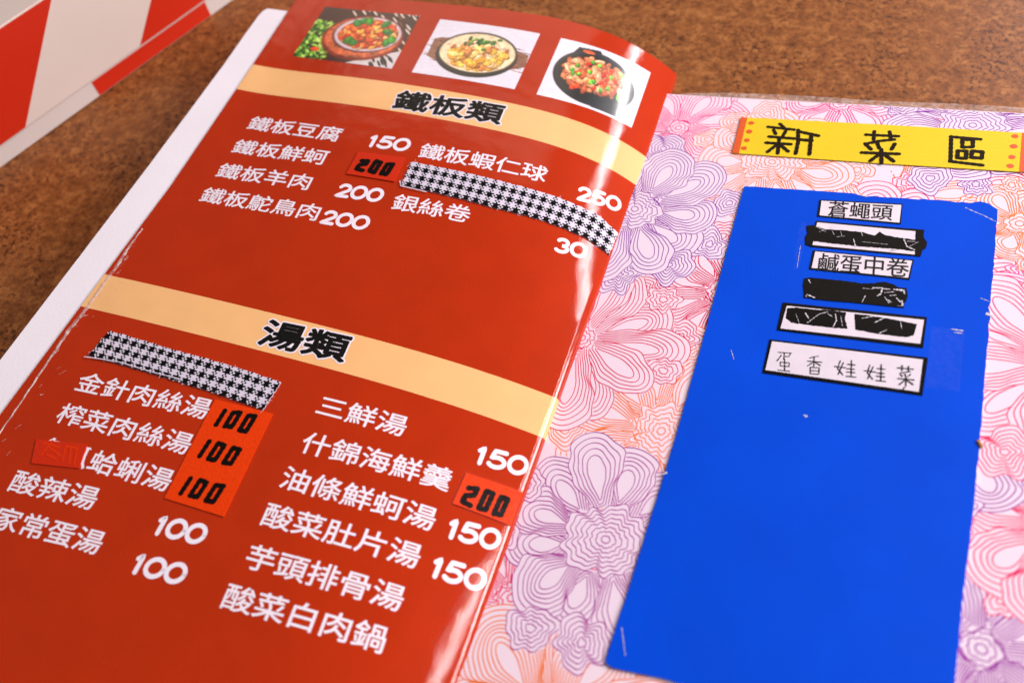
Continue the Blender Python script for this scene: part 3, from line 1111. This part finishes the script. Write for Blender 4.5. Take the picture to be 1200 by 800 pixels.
for q_, fl in enumerate(FL):
    pts = np.concatenate([o for o, _ in fl.items]) - fl.c
    an = np.arctan2(pts[:, 1], pts[:, 0]); rr = np.hypot(pts[:, 0], pts[:, 1])
    nb = 150; ra = np.full(nb, np.nan)
    bi = ((an + np.pi) / (2 * np.pi) * nb).astype(int) % nb
    for b_ in range(nb):
        if (bi == b_).any():
            ra[b_] = rr[bi == b_].max()
    ok = ~np.isnan(ra); ra = np.interp(np.arange(nb), np.nonzero(ok)[0], ra[ok])
    th = (np.arange(nb) + .5) / nb * 2 * np.pi - np.pi
    if fl.ink not in TINT:
        ic = INK[fl.ink].node_tree.nodes['Principled BSDF'].inputs['Base Color'].default_value
        pc = lin(242, 222, 236)
        TINT[fl.ink] = principled(fl.ink + '_tint', tuple(pc[i] * .94 + ic[i] * .06 for i in range(3)) + (1,), rough=.4, spec=.12, coat=.3, coat_rough=.25)
    g = MB(); off_ = .000004 + (len(FL) - q_) * 9e-7
    P = []
    for t_, r_ in zip(th, ra):
        x = min(max(fl.c[0] + r_ * math.cos(t_), -.0745), XR - .001); y = fl.c[1] + r_ * math.sin(t_)
        y = max(YB, min(y, ytop(x) - .0003))
        P.append(on(h_right, x, y) + Vector((0, 0, off_)))
    cc = on(h_right, min(max(fl.c[0], -.0744), XR - .002), min(fl.c[1], ytop(fl.c[0]) - .0004)) + Vector((0, 0, off_))
    for k in range(nb):
        a, b_ = P[k], P[(k + 1) % nb]
        if (a - cc).cross(b_ - cc).z > 1e-12:
            g.add([cc, a, b_])
    fl.tint = g.build('flower_tint', TINT[fl.ink], page2)
for fl in FL:
    P_, Fc = [], []
    for outline, curves in fl.items:
        near = [c for c in covers if (c[:, 0].max() > outline[:, 0].min() and c[:, 0].min() < outline[:, 0].max()
                                      and c[:, 1].max() > outline[:, 1].min() and c[:, 1].min() < outline[:, 1].max())]
        for cv in curves:
            n = len(cv)
            keep = (cv[:, 0] > -.0745) & (cv[:, 0] < XR - .001) & (cv[:, 1] < ytop(cv[:, 0]) - .0004) & (cv[:, 1] > YB)
            for c in near:
                idx = np.nonzero(keep)[0]
                if len(idx) == 0:
                    break
                keep[idx] &= ~inside(cv[idx, 0], cv[idx, 1], c)
            if keep.sum() < 3:
                continue
            d = np.roll(cv, -1, 0) - np.roll(cv, 1, 0)
            d /= np.linalg.norm(d, axis=1)[:, None] + 1e-9
            nn = np.stack([-d[:, 1], d[:, 0]], 1) * .00020
            z = 0.0076 + 0.1104 * (cv[:, 0] + 0.072) - 0.023 * (cv[:, 1] - 0.2) + .00006
            i0 = len(P_)
            for k in range(n):
                P_.append((cv[k, 0] + nn[k, 0], cv[k, 1] + nn[k, 1], z[k])); P_.append((cv[k, 0] - nn[k, 0], cv[k, 1] - nn[k, 1], z[k]))
            for k in range(n):
                k2 = (k + 1) % n
                if keep[k] and keep[k2]:
                    Fc.append((i0 + 2 * k + 1, i0 + 2 * k2 + 1, i0 + 2 * k2, i0 + 2 * k))
        covers.append(outline)
    if len(Fc) > 250:
        g = MB(); g.v = P_; g.f = Fc; g.m = [0] * len(Fc)
        g.build('printed_flower', INK[fl.ink], page2)


# ------------------------------------------------------------------ things glued on the right page
def sticker(pxs, base, thick, name, mats, parent, label=None, edge_mat=0, top_mat=0, mb=None, world=None):
    own = mb is None
    mb = mb or MB()
    P = world if world is not None else [hit(h_right, *p) for p in pxs]
    top = [on(h_right, x, y, base + thick) for x, y in P]
    # counter-clockwise seen from above
    ar = sum(P[k][0] * P[(k + 1) % len(P)][1] - P[(k + 1) % len(P)][0] * P[k][1] for k in range(len(P)))
    if ar < 0:
        top = top[::-1]
    mb.poly(top, top_mat)
    dn = Vector((0, 0, thick))
    for k in range(len(top)):
        a, b_ = top[k], top[(k + 1) % len(top)]
        mb.add([a - dn, b_ - dn, b_, a], edge_mat)
    if own:
        return mb.build(name, mats, parent, label=label)


def ragged(pts, amp, step=4.0, sides=None):
    out = []
    n = len(pts)
    for k in range(n):
        a, b_ = pts[k], pts[(k + 1) % n]
        L = math.hypot(b_[0] - a[0], b_[1] - a[1]); m_ = max(1, int(L / step))
        am = amp if sides is None else sides[k]
        for i in range(m_):
            t = i / m_
            j = am if i else am * .3
            out.append((a[0] + (b_[0] - a[0]) * t + rnd.uniform(-j, j), a[1] + (b_[1] - a[1]) * t + rnd.uniform(-j, j)))
    return out


blue_px = [(872, 219.6), (1000, 228), (1012, 231.2), (1040, 233), (1100, 236), (1135, 239.5), (1148, 237.5), (1158, 240), (1168.5, 247),
           (1165, 300), (1161, 355), (1158, 361), (1160, 368), (1155, 430), (1151, 478), (1147.5, 525), (1144, 560), (1137, 625), (1129, 690),
           (1124, 745), (1118, 806), (1107, 888), (1000, 858), (880, 824), (775, 795), (718, 783), (710, 777), (710.5, 771), (739.5, 683), (790, 520), (826, 392)]
sides = [.4, 1.0, .8, .8, .8, .8, .6, .6] + [.8] * 12 + [.3] * 11
blue = sticker(ragged(blue_px, .5, 6, sides), .00015, .0006, 'blue_card', [M['blue'], M['blue_edge']], menu,
               label='blue card glued on the flower page', edge_mat=1)
BT = .00075                                    # height of the blue card's face above the page

# clear tape and scratches on the blue card
sticker([(1091, 384), (1130, 388), (1124, 460), (1084, 455)], BT + .0001, .00003, 'clear_tape', M['film_thin'], blue)
sticker([(938, 262), (946, 262), (936, 318), (929, 317)], BT + .0001, .00003, 'clear_tape', M['film_thin'], blue)
mb = MB(); k = 1
for st, wd in (([(1131, 245), (1140, 249), (1152, 254), (1166, 261)], .00025), ([(1149, 351), (1160, 355)], .0002), ([(1115, 387), (1128, 389)], .0004),
               ([(1118, 391), (1127, 392)], .0003), ([(943, 488), (945, 489)], .0008), ([(729, 736), (733, 768)], .00022), ([(1156, 369), (1162, 372)], .0009),
               ([(857, 412), (860, 422)], .0002), ([(938, 290), (934, 315)], .00015), ([(1010, 231), (1016, 232)], .0005), ([(778, 556), (781, 555)], .0008)):
    stroke(mb, [hit(h_right, *q) for q in st], wd, right_fn(BT + .00003), k, wob=.45, step=.0005); k += 1
mb.build('scratch', M['scratch'], blue, kind='stuff')


def crop(x0, y0, k):
    return lambda p: (x0 + p[0] / k, y0 + p[1] / k)


ca = crop(850, 220, 4.0); cb_ = crop(850, 330, 4.0)
TH = .0002


def label_card(outer, inner, cr, label):
    """paper label whose black frame and paper are faces of one mesh"""
    O = [hit(h_right, *cr(p)) for p in outer]; I = [hit(h_right, *cr(p)) for p in inner]
    mb = MB()
    b0 = BT + .00004
    o3 = [on(h_right, x, y, b0 + TH) for x, y in O]; i3 = [on(h_right, x, y, b0 + TH) for x, y in I]
    for k in range(4):
        k2 = (k + 1) % 4
        mb.add([o3[k], i3[k], i3[k2], o3[k2]][::1], 1)
        mb.add([o3[k] - Vector((0, 0, TH)), o3[k], o3[k2], o3[k2] - Vector((0, 0, TH))], 1)
    mb.add(i3[::-1], 0)
    return mb.build('paper_label', [M['label_paper'], M['label_black'], M['scratch']], blue, label=label)


def join(a, b_):
    """merge mesh b into mesh a (same thing, same label)"""
    me = a.data; n = len(me.materials)
    bm = bmesh.new(); bm.from_mesh(me)
    b2 = b_.data
    base = n
    for mm in b2.materials:
        me.materials.append(mm)
    k = len(bm.faces)
    bm.from_mesh(b2)
    bm.faces.ensure_lookup_table()
    for i in range(k, len(bm.faces)):
        bm.faces[i].material_index += base
    bm.to_mesh(me); bm.free()
    bpy.data.objects.remove(b_)


INKZ = BT + TH + .00008


def scribble(lab, polys, cr, scr, thick=.00004):
    mb = MB()
    for q, pl in enumerate(polys):
        pts = ragged([cr(p) for p in pl], .35, 2.0)
        P = [hit(h_right, *p) for p in pts]
        top = [on(h_right, x, y, INKZ + .00002 * q) for x, y in P]
        mb.poly(top, 0)
    k = 1
    for st, wd in scr:
        stroke(mb, [hit(h_right, *cr(p)) for p in st], wd * .62, right_fn(INKZ + .00008), k, mat=1, wob=.5, step=.0004); k += 1
    o = mb.build('ink', [M['label_black'], M['scratch']], blue)
    join(lab, o)


L1 = label_card([(442, 64), (830, 84), (821, 178), (431, 142)], [(450, 69), (824, 89), (815, 172), (441, 137)], ca,
                'white label with three printed characters, topmost on the blue card')
join(L1, text("蒼蠅頭", h_right, ca((482, 106)), ca((784, 126)), .0082, M['black_ink'], blue, lift=INKZ, bisect=False, offset=.00007))
L2 = label_card([(425, 163), (932, 205), (912, 330), (400, 284)], [(430, 170), (890, 212), (886, 321), (408, 276)], ca,
                'label with its text blacked out, second on the blue card, ink running over its sides')
scribble(L2, [[(380, 186), (408, 182), (430, 190), (470, 203), (560, 208), (640, 216), (700, 232), (722, 214), (738, 224), (756, 232), (800, 240), (888, 252),
               (890, 206), (928, 206), (930, 244), (944, 262), (938, 292), (922, 300), (914, 328), (890, 322), (888, 306), (800, 296), (640, 284), (500, 270), (410, 258),
               (402, 282), (378, 276), (374, 240), (386, 220)]], ca,
         [([(425, 190), (470, 215)], .0003), ([(440, 215), (500, 195)], .0002), ([(600, 250), (610, 285)], .0005), ([(640, 262), (760, 275)], .0002),
          ([(835, 250), (850, 285), (885, 300)], .0006), ([(850, 260), (890, 262)], .0003), ([(860, 285), (905, 262)], .0002), ([(540, 215), (545, 235)], .0002),
          ([(500, 212), (510, 230)], .0003), ([(770, 300), (800, 302)], .0006), ([(636, 218), (642, 236)], .0003), ([(520, 240), (560, 236)], .0002)])
L3 = label_card([(412, 300), (882, 346), (862, 438), (393, 389)], [(421, 306), (874, 350), (855, 430), (404, 383)], ca,
                'white label with four printed characters between two blacked-out labels')
join(L3, text("鹹蛋中卷", h_right, ca((436, 356)), ca((860, 386)), .0090, M['black_ink'], blue, lift=INKZ, bisect=False, offset=.00007))
L4 = label_card([(374, 430), (850, 478), (835, 570), (368, 522)], [(380, 436), (842, 484), (829, 563), (376, 517)], ca,
                'small label inked over solid black, without a white frame, fourth on the blue card')
scribble(L4, [[(370, 432), (400, 428), (480, 436), (560, 444), (640, 456), (690, 456), (740, 448), (790, 462), (810, 474), (848, 482), (854, 515), (845, 540), (832, 560),
               (760, 562), (640, 548), (500, 538), (420, 530), (385, 520), (370, 500), (366, 465)]], ca,
         [([(690, 478), (735, 478), (728, 505), (712, 515)], .0007), ([(735, 482), (770, 484)], .0006), ([(745, 500), (790, 496)], .0004), ([(790, 485), (835, 490)], .0011),
          ([(835, 490), (838, 505)], .0006), ([(760, 535), (775, 545)], .0006), ([(800, 525), (820, 545)], .0006), ([(826, 540), (830, 562)], .0009), ([(745, 520), (765, 550)], .0003),
          ([(384, 510), (418, 524)], .0008), ([(640, 545), (655, 515)], .0004), ([(640, 480), (690, 484)], .0002), ([(390, 440), (398, 455)], .0005), ([(770, 515), (800, 512)], .0004)])
L5 = label_card([(270, 544), (944, 614), (925, 757), (242, 674)], [(288, 560), (930, 626), (912, 738), (258, 666)], ca,
                'black-framed white label with scribbled-out text, second lowest on the blue card')
scribble(L5, [[(290, 572), (330, 568), (420, 578), (500, 582), (566, 592), (560, 620), (572, 668), (500, 664), (400, 652), (310, 640), (298, 630), (282, 618)],
              [(604, 600), (640, 602), (720, 614), (800, 628), (896, 646), (890, 670), (880, 700), (850, 708), (780, 700), (700, 690), (608, 672), (606, 640)]], ca,
         [([(375, 595), (390, 620)], .0006), ([(385, 640), (440, 600), (480, 590)], .0004), ([(505, 660), (520, 630), (515, 600)], .0005), ([(540, 610), (548, 655)], .0003),
          ([(700, 640), (740, 620)], .0006), ([(720, 690), (755, 675)], .0004), ([(640, 620), (690, 612)], .0004), ([(820, 640), (825, 668)], .0004), ([(330, 600), (345, 640)], .0002), ([(480, 600), (500, 612)], .0005)])
L6 = label_card([(208, 277), (948, 363), (922, 540), (174, 434)], [(219, 286), (925, 372), (905, 523), (188, 420)], cb_,
                'lowest and largest label on the blue card, five handwritten characters in a black frame')
HW = [[(248, 338), (308, 342)], [(276, 342), (274, 372)], [(276, 358), (300, 358)], [(262, 352), (243, 378)], [(308, 342), (300, 352)],
      [(258, 384), (300, 388), (298, 405), (258, 402), (258, 384)], [(278, 370), (278, 424)], [(246, 421), (302, 427)],
      [(436, 356), (396, 364)], [(384, 379), (452, 385)], [(416, 361), (415, 402)], [(412, 384), (385, 402)], [(420, 385), (446, 401)],
      [(398, 408), (440, 411), (438, 441), (398, 438), (398, 408)], [(398, 423), (438, 426)]]
WA = [[(538, 378), (526, 414), (551, 445)], [(553, 386), (528, 442)], [(512, 404), (564, 411)], [(572, 394), (608, 398)], [(591, 376), (589, 452)],
      [(570, 415), (604, 418)], [(568, 430), (608, 434)], [(566, 450), (611, 455)]]
HW += WA + [[(x + 139, y + 20) for x, y in s] for s in WA]
HW += [[(805, 411), (880, 418)], [(828, 400), (827, 425)], [(858, 403), (857, 428)], [(866, 428), (818, 436)], [(820, 442), (828, 452)], [(841, 440), (844, 450)],
       [(867, 441), (856, 452)], [(808, 461), (884, 468)], [(846, 454), (845, 498)], [(842, 468), (814, 490)], [(850, 469), (880, 490)], [(838, 503), (832, 512)]]
mb = MB(); k = 1
for s in HW:
    stroke(mb, [hit(h_right, *cb_(p)) for p in s], .00038, right_fn(INKZ), k, wob=.15, step=.0006); k += .35
join(L6, mb.build('ink', M['black_ink'], blue))

# yellow heading strip
yel = sticker([(868.5, 138.6), (1030, 147), (1204, 157.3), (1200.5, 203), (1030, 192.5), (858, 180.5)], .00015, .0004, 'yellow_strip', M['yellow'], menu,
              label='yellow paper strip with three handwritten characters at the top of the flower page')
YT_ = .00055
for q in ([(868.5, 138.6), (876, 139), (866, 181), (858, 180.5)], [(1197.5, 157), (1204, 157.3), (1200.5, 203), (1194, 202.7)]):
    sticker(q, YT_ + .00001, .00005, 'end_stripe', M['orange_red'], yel)
for (x, y) in ((880.5, 145.5), (878, 155.4), (875.4, 165.6), (872, 175), (1189, 161), (1187.6, 172.8), (1185.4, 185.4), (1183.6, 195.8)):
    cx, cy = hit(h_right, x, y)
    rr = .00115 * rnd.uniform(.9, 1.1)
    sticker(None, YT_ + .00001, .00005, 'dot', M['orange_red'], yel,
            world=[(cx + rr * 1.1 * math.cos(t) * rnd.uniform(.93, 1.07), cy + rr * math.sin(t) * rnd.uniform(.93, 1.07)) for t in np.linspace(0, 6.283, 15)[:-1]])
cx_ = crop(840, 120, 3.3333); cy_ = crop(960, 80, 5.0)
CH = [
    (cx_, [[(246, 88), (262, 103)], [(200, 100), (302, 111)], [(222, 112), (230, 128)], [(270, 115), (258, 136)], [(204, 138), (304, 146)], [(192, 162), (290, 168)],
           [(244, 146), (238, 204)], [(232, 172), (198, 198)], [(252, 174), (279, 196)], [(318, 112), (318, 160), (308, 205)], [(318, 118), (398, 135)],
           [(322, 150), (372, 154)], [(370, 128), (362, 208)]]),
    (cy_, [[(272, 396), (464, 405)], [(322, 376), (318, 424)], [(412, 378), (420, 426)], [(440, 424), (360, 432), (288, 446)], [(268, 448), (304, 482)], [(340, 446), (352, 476)],
           [(442, 450), (424, 482)], [(248, 501), (468, 509)], [(364, 482), (364, 562)], [(348, 514), (298, 550)], [(390, 518), (436, 552)]]),
    (cy_, [[(768, 408), (944, 423)], [(772, 406), (768, 552)], [(764, 552), (956, 575)], [(838, 424), (900, 428), (898, 468), (838, 470), (838, 424)],
           [(812, 490), (862, 492), (858, 536), (808, 532), (812, 490)], [(894, 492), (956, 497), (951, 534), (890, 530), (894, 492)]]),
]
for cr, sts in CH:
    mb = MB(); k = 1
    for s in sts:
        P = [hit(h_right, *cr(p)) for p in s]
        for a, b_ in zip(P[:-1], P[1:]):
            stroke(mb, [a, b_], .00160, right_fn(YT_ + .00003), k, wob=.09, step=.0006); k += 1
    mb.build('handwritten_character', M['marker'], yel)

# ------------------------------------------------------------------ crumb on the page
mb = MB()
cx, cy = hit(h_right, 1147.5, 521.5)
base = on(h_right, cx, cy, .0007)
bm = bmesh.new()
bmesh.ops.create_icosphere(bm, subdivisions=2, radius=1)
for v in bm.verts:
    v.co *= rnd.uniform(.8, 1.2)
    v.co = Vector((v.co.x * .0008 + v.co.y * -.0007, v.co.y * .0016, v.co.z * .0006))
me = bpy.data.meshes.new('food_crumb'); bm.to_mesh(me); bm.free()
me.materials.append(M['crumb'])
o = bpy.data.objects.new('food_crumb', me); COL.objects.link(o)
o.location = base
o['label'] = 'tiny brown crumb at the right edge of the blue card'
o['category'] = 'crumb'

# ------------------------------------------------------------------ striped box behind the menu
B0 = np.array(hit(h_table, 0, 198)); B1 = np.array(hit(h_table, 275, 0))
ud = (B1 - B0) / np.hypot(*(B1 - B0)); nd = np.array([ud[1], -ud[0]])


def on_face(px, py, out=0.0):
    """photograph spot -> (distance along the box, height) on its long side"""
    d = ray(px, py); o_ = B0 + nd * out
    t = ((o_[0] - CAM[0]) * nd[0] + (o_[1] - CAM[1]) * nd[1]) / (d[0] * nd[0] + d[1] * nd[1])
    p = CAM + t * d
    return float((p[:2] - B0) @ ud), float(p[2])


hc = .5 * (on_face(0, 177, .001)[1] + on_face(237, 0, .001)[1])
ht = .5 * (on_face(0, 35, .001)[1] + on_face(43, 0, .001)[1])
box = bpy.data.objects.new('striped_box', None); COL.objects.link(box)
box['label'] = 'red and white striped cardboard box with a lid behind the menu'
box['category'] = 'box'


def P3(u, v, z):
    p = B0 + ud * u + nd * v
    return Vector((p[0], p[1], z))


def prism(name, u0, u1, v0, v1, z0, z1, mat, bev=.0008):
    bm = bmesh.new()
    c = [P3(u, v, z) for z in (z0, z1) for u, v in ((u0, v0), (u1, v0), (u1, v1), (u0, v1))]
    vs = [bm.verts.new(p) for p in c]
    for q in ((0, 1, 2, 3), (4, 5, 6, 7), (0, 1, 5, 4), (1, 2, 6, 5), (2, 3, 7, 6), (3, 0, 4, 7)):
        bm.faces.new([vs[i] for i in q])
    bmesh.ops.recalc_face_normals(bm, faces=bm.faces)
    bmesh.ops.bevel(bm, geom=bm.edges[:], offset=bev, segments=2, affect='EDGES')
    me = bpy.data.meshes.new(name); bm.to_mesh(me); bm.free()
    me.materials.append(mat)
    o = bpy.data.objects.new(name, me); COL.objects.link(o); o.parent = box
    return o


U0, U1 = -.13, .34
tray = prism('tray', U0, U1, -.12, 0.0, 0.0, hc + .01, M['box_tray'])
lid = prism('lid', U0 - .001, U1 + .001, -.121, .001, hc, ht, M['box_white'])
a1 = on_face(28, 157, .001); a2 = on_face(60, 0, .001); b1 = on_face(165, 50, .001)
slant = (a2[0] - a1[0]) / (a2[1] - a1[1])
uw0 = a1[0] - slant * (a1[1] - hc); uw1 = b1[0] - slant * (b1[1] - hc)
W_ = uw1 - uw0
t0 = on_face(117, 112, 0)[0]; t1 = on_face(247, 18, 0)[0]


def stripe(parent, ua, ub, z0, z1, v, sl_):
    mb = MB()
    if ub < U0 or ua > U1 - .03: return
    za, zb_ = z0 + .0008, z1 - .0008
    f = lambda u, z: P3(min(max(u + sl_ * (z - z0), U0 + .001), U1 - .001), v, z)
    mb.add([f(ua, za), f(ub, za), f(ub, zb_), f(ua, zb_)][::-1])
    # folded over the thickness of the print, so the stripe has a body
    g = lambda u, z: f(u, z) - Vector((nd[0], nd[1], 0)) * .00012
    q = [f(ua, za), f(ub, za), f(ub, zb_), f(ua, zb_)]; r_ = [g(ua, za), g(ub, za), g(ub, zb_), g(ua, zb_)]
    for k in range(4):
        mb.add([q[k], q[(k + 1) % 4], r_[(k + 1) % 4], r_[k]])
    mb.build('red_stripe', M['box_red'], parent)


for k in range(-2, 4):
    stripe(lid, uw1 + 2 * k * W_, uw1 + (2 * k + 1) * W_, hc, ht, .00115, slant)
W2 = t1 - t0
for k in range(-2, 3):
    stripe(tray, t0 + 2 * k * W2, t0 + (2 * k + 1) * W2, 0.0, hc, .00015, 0.0)
print('box', hc, ht, slant, W_, W2, uw0, uw1)
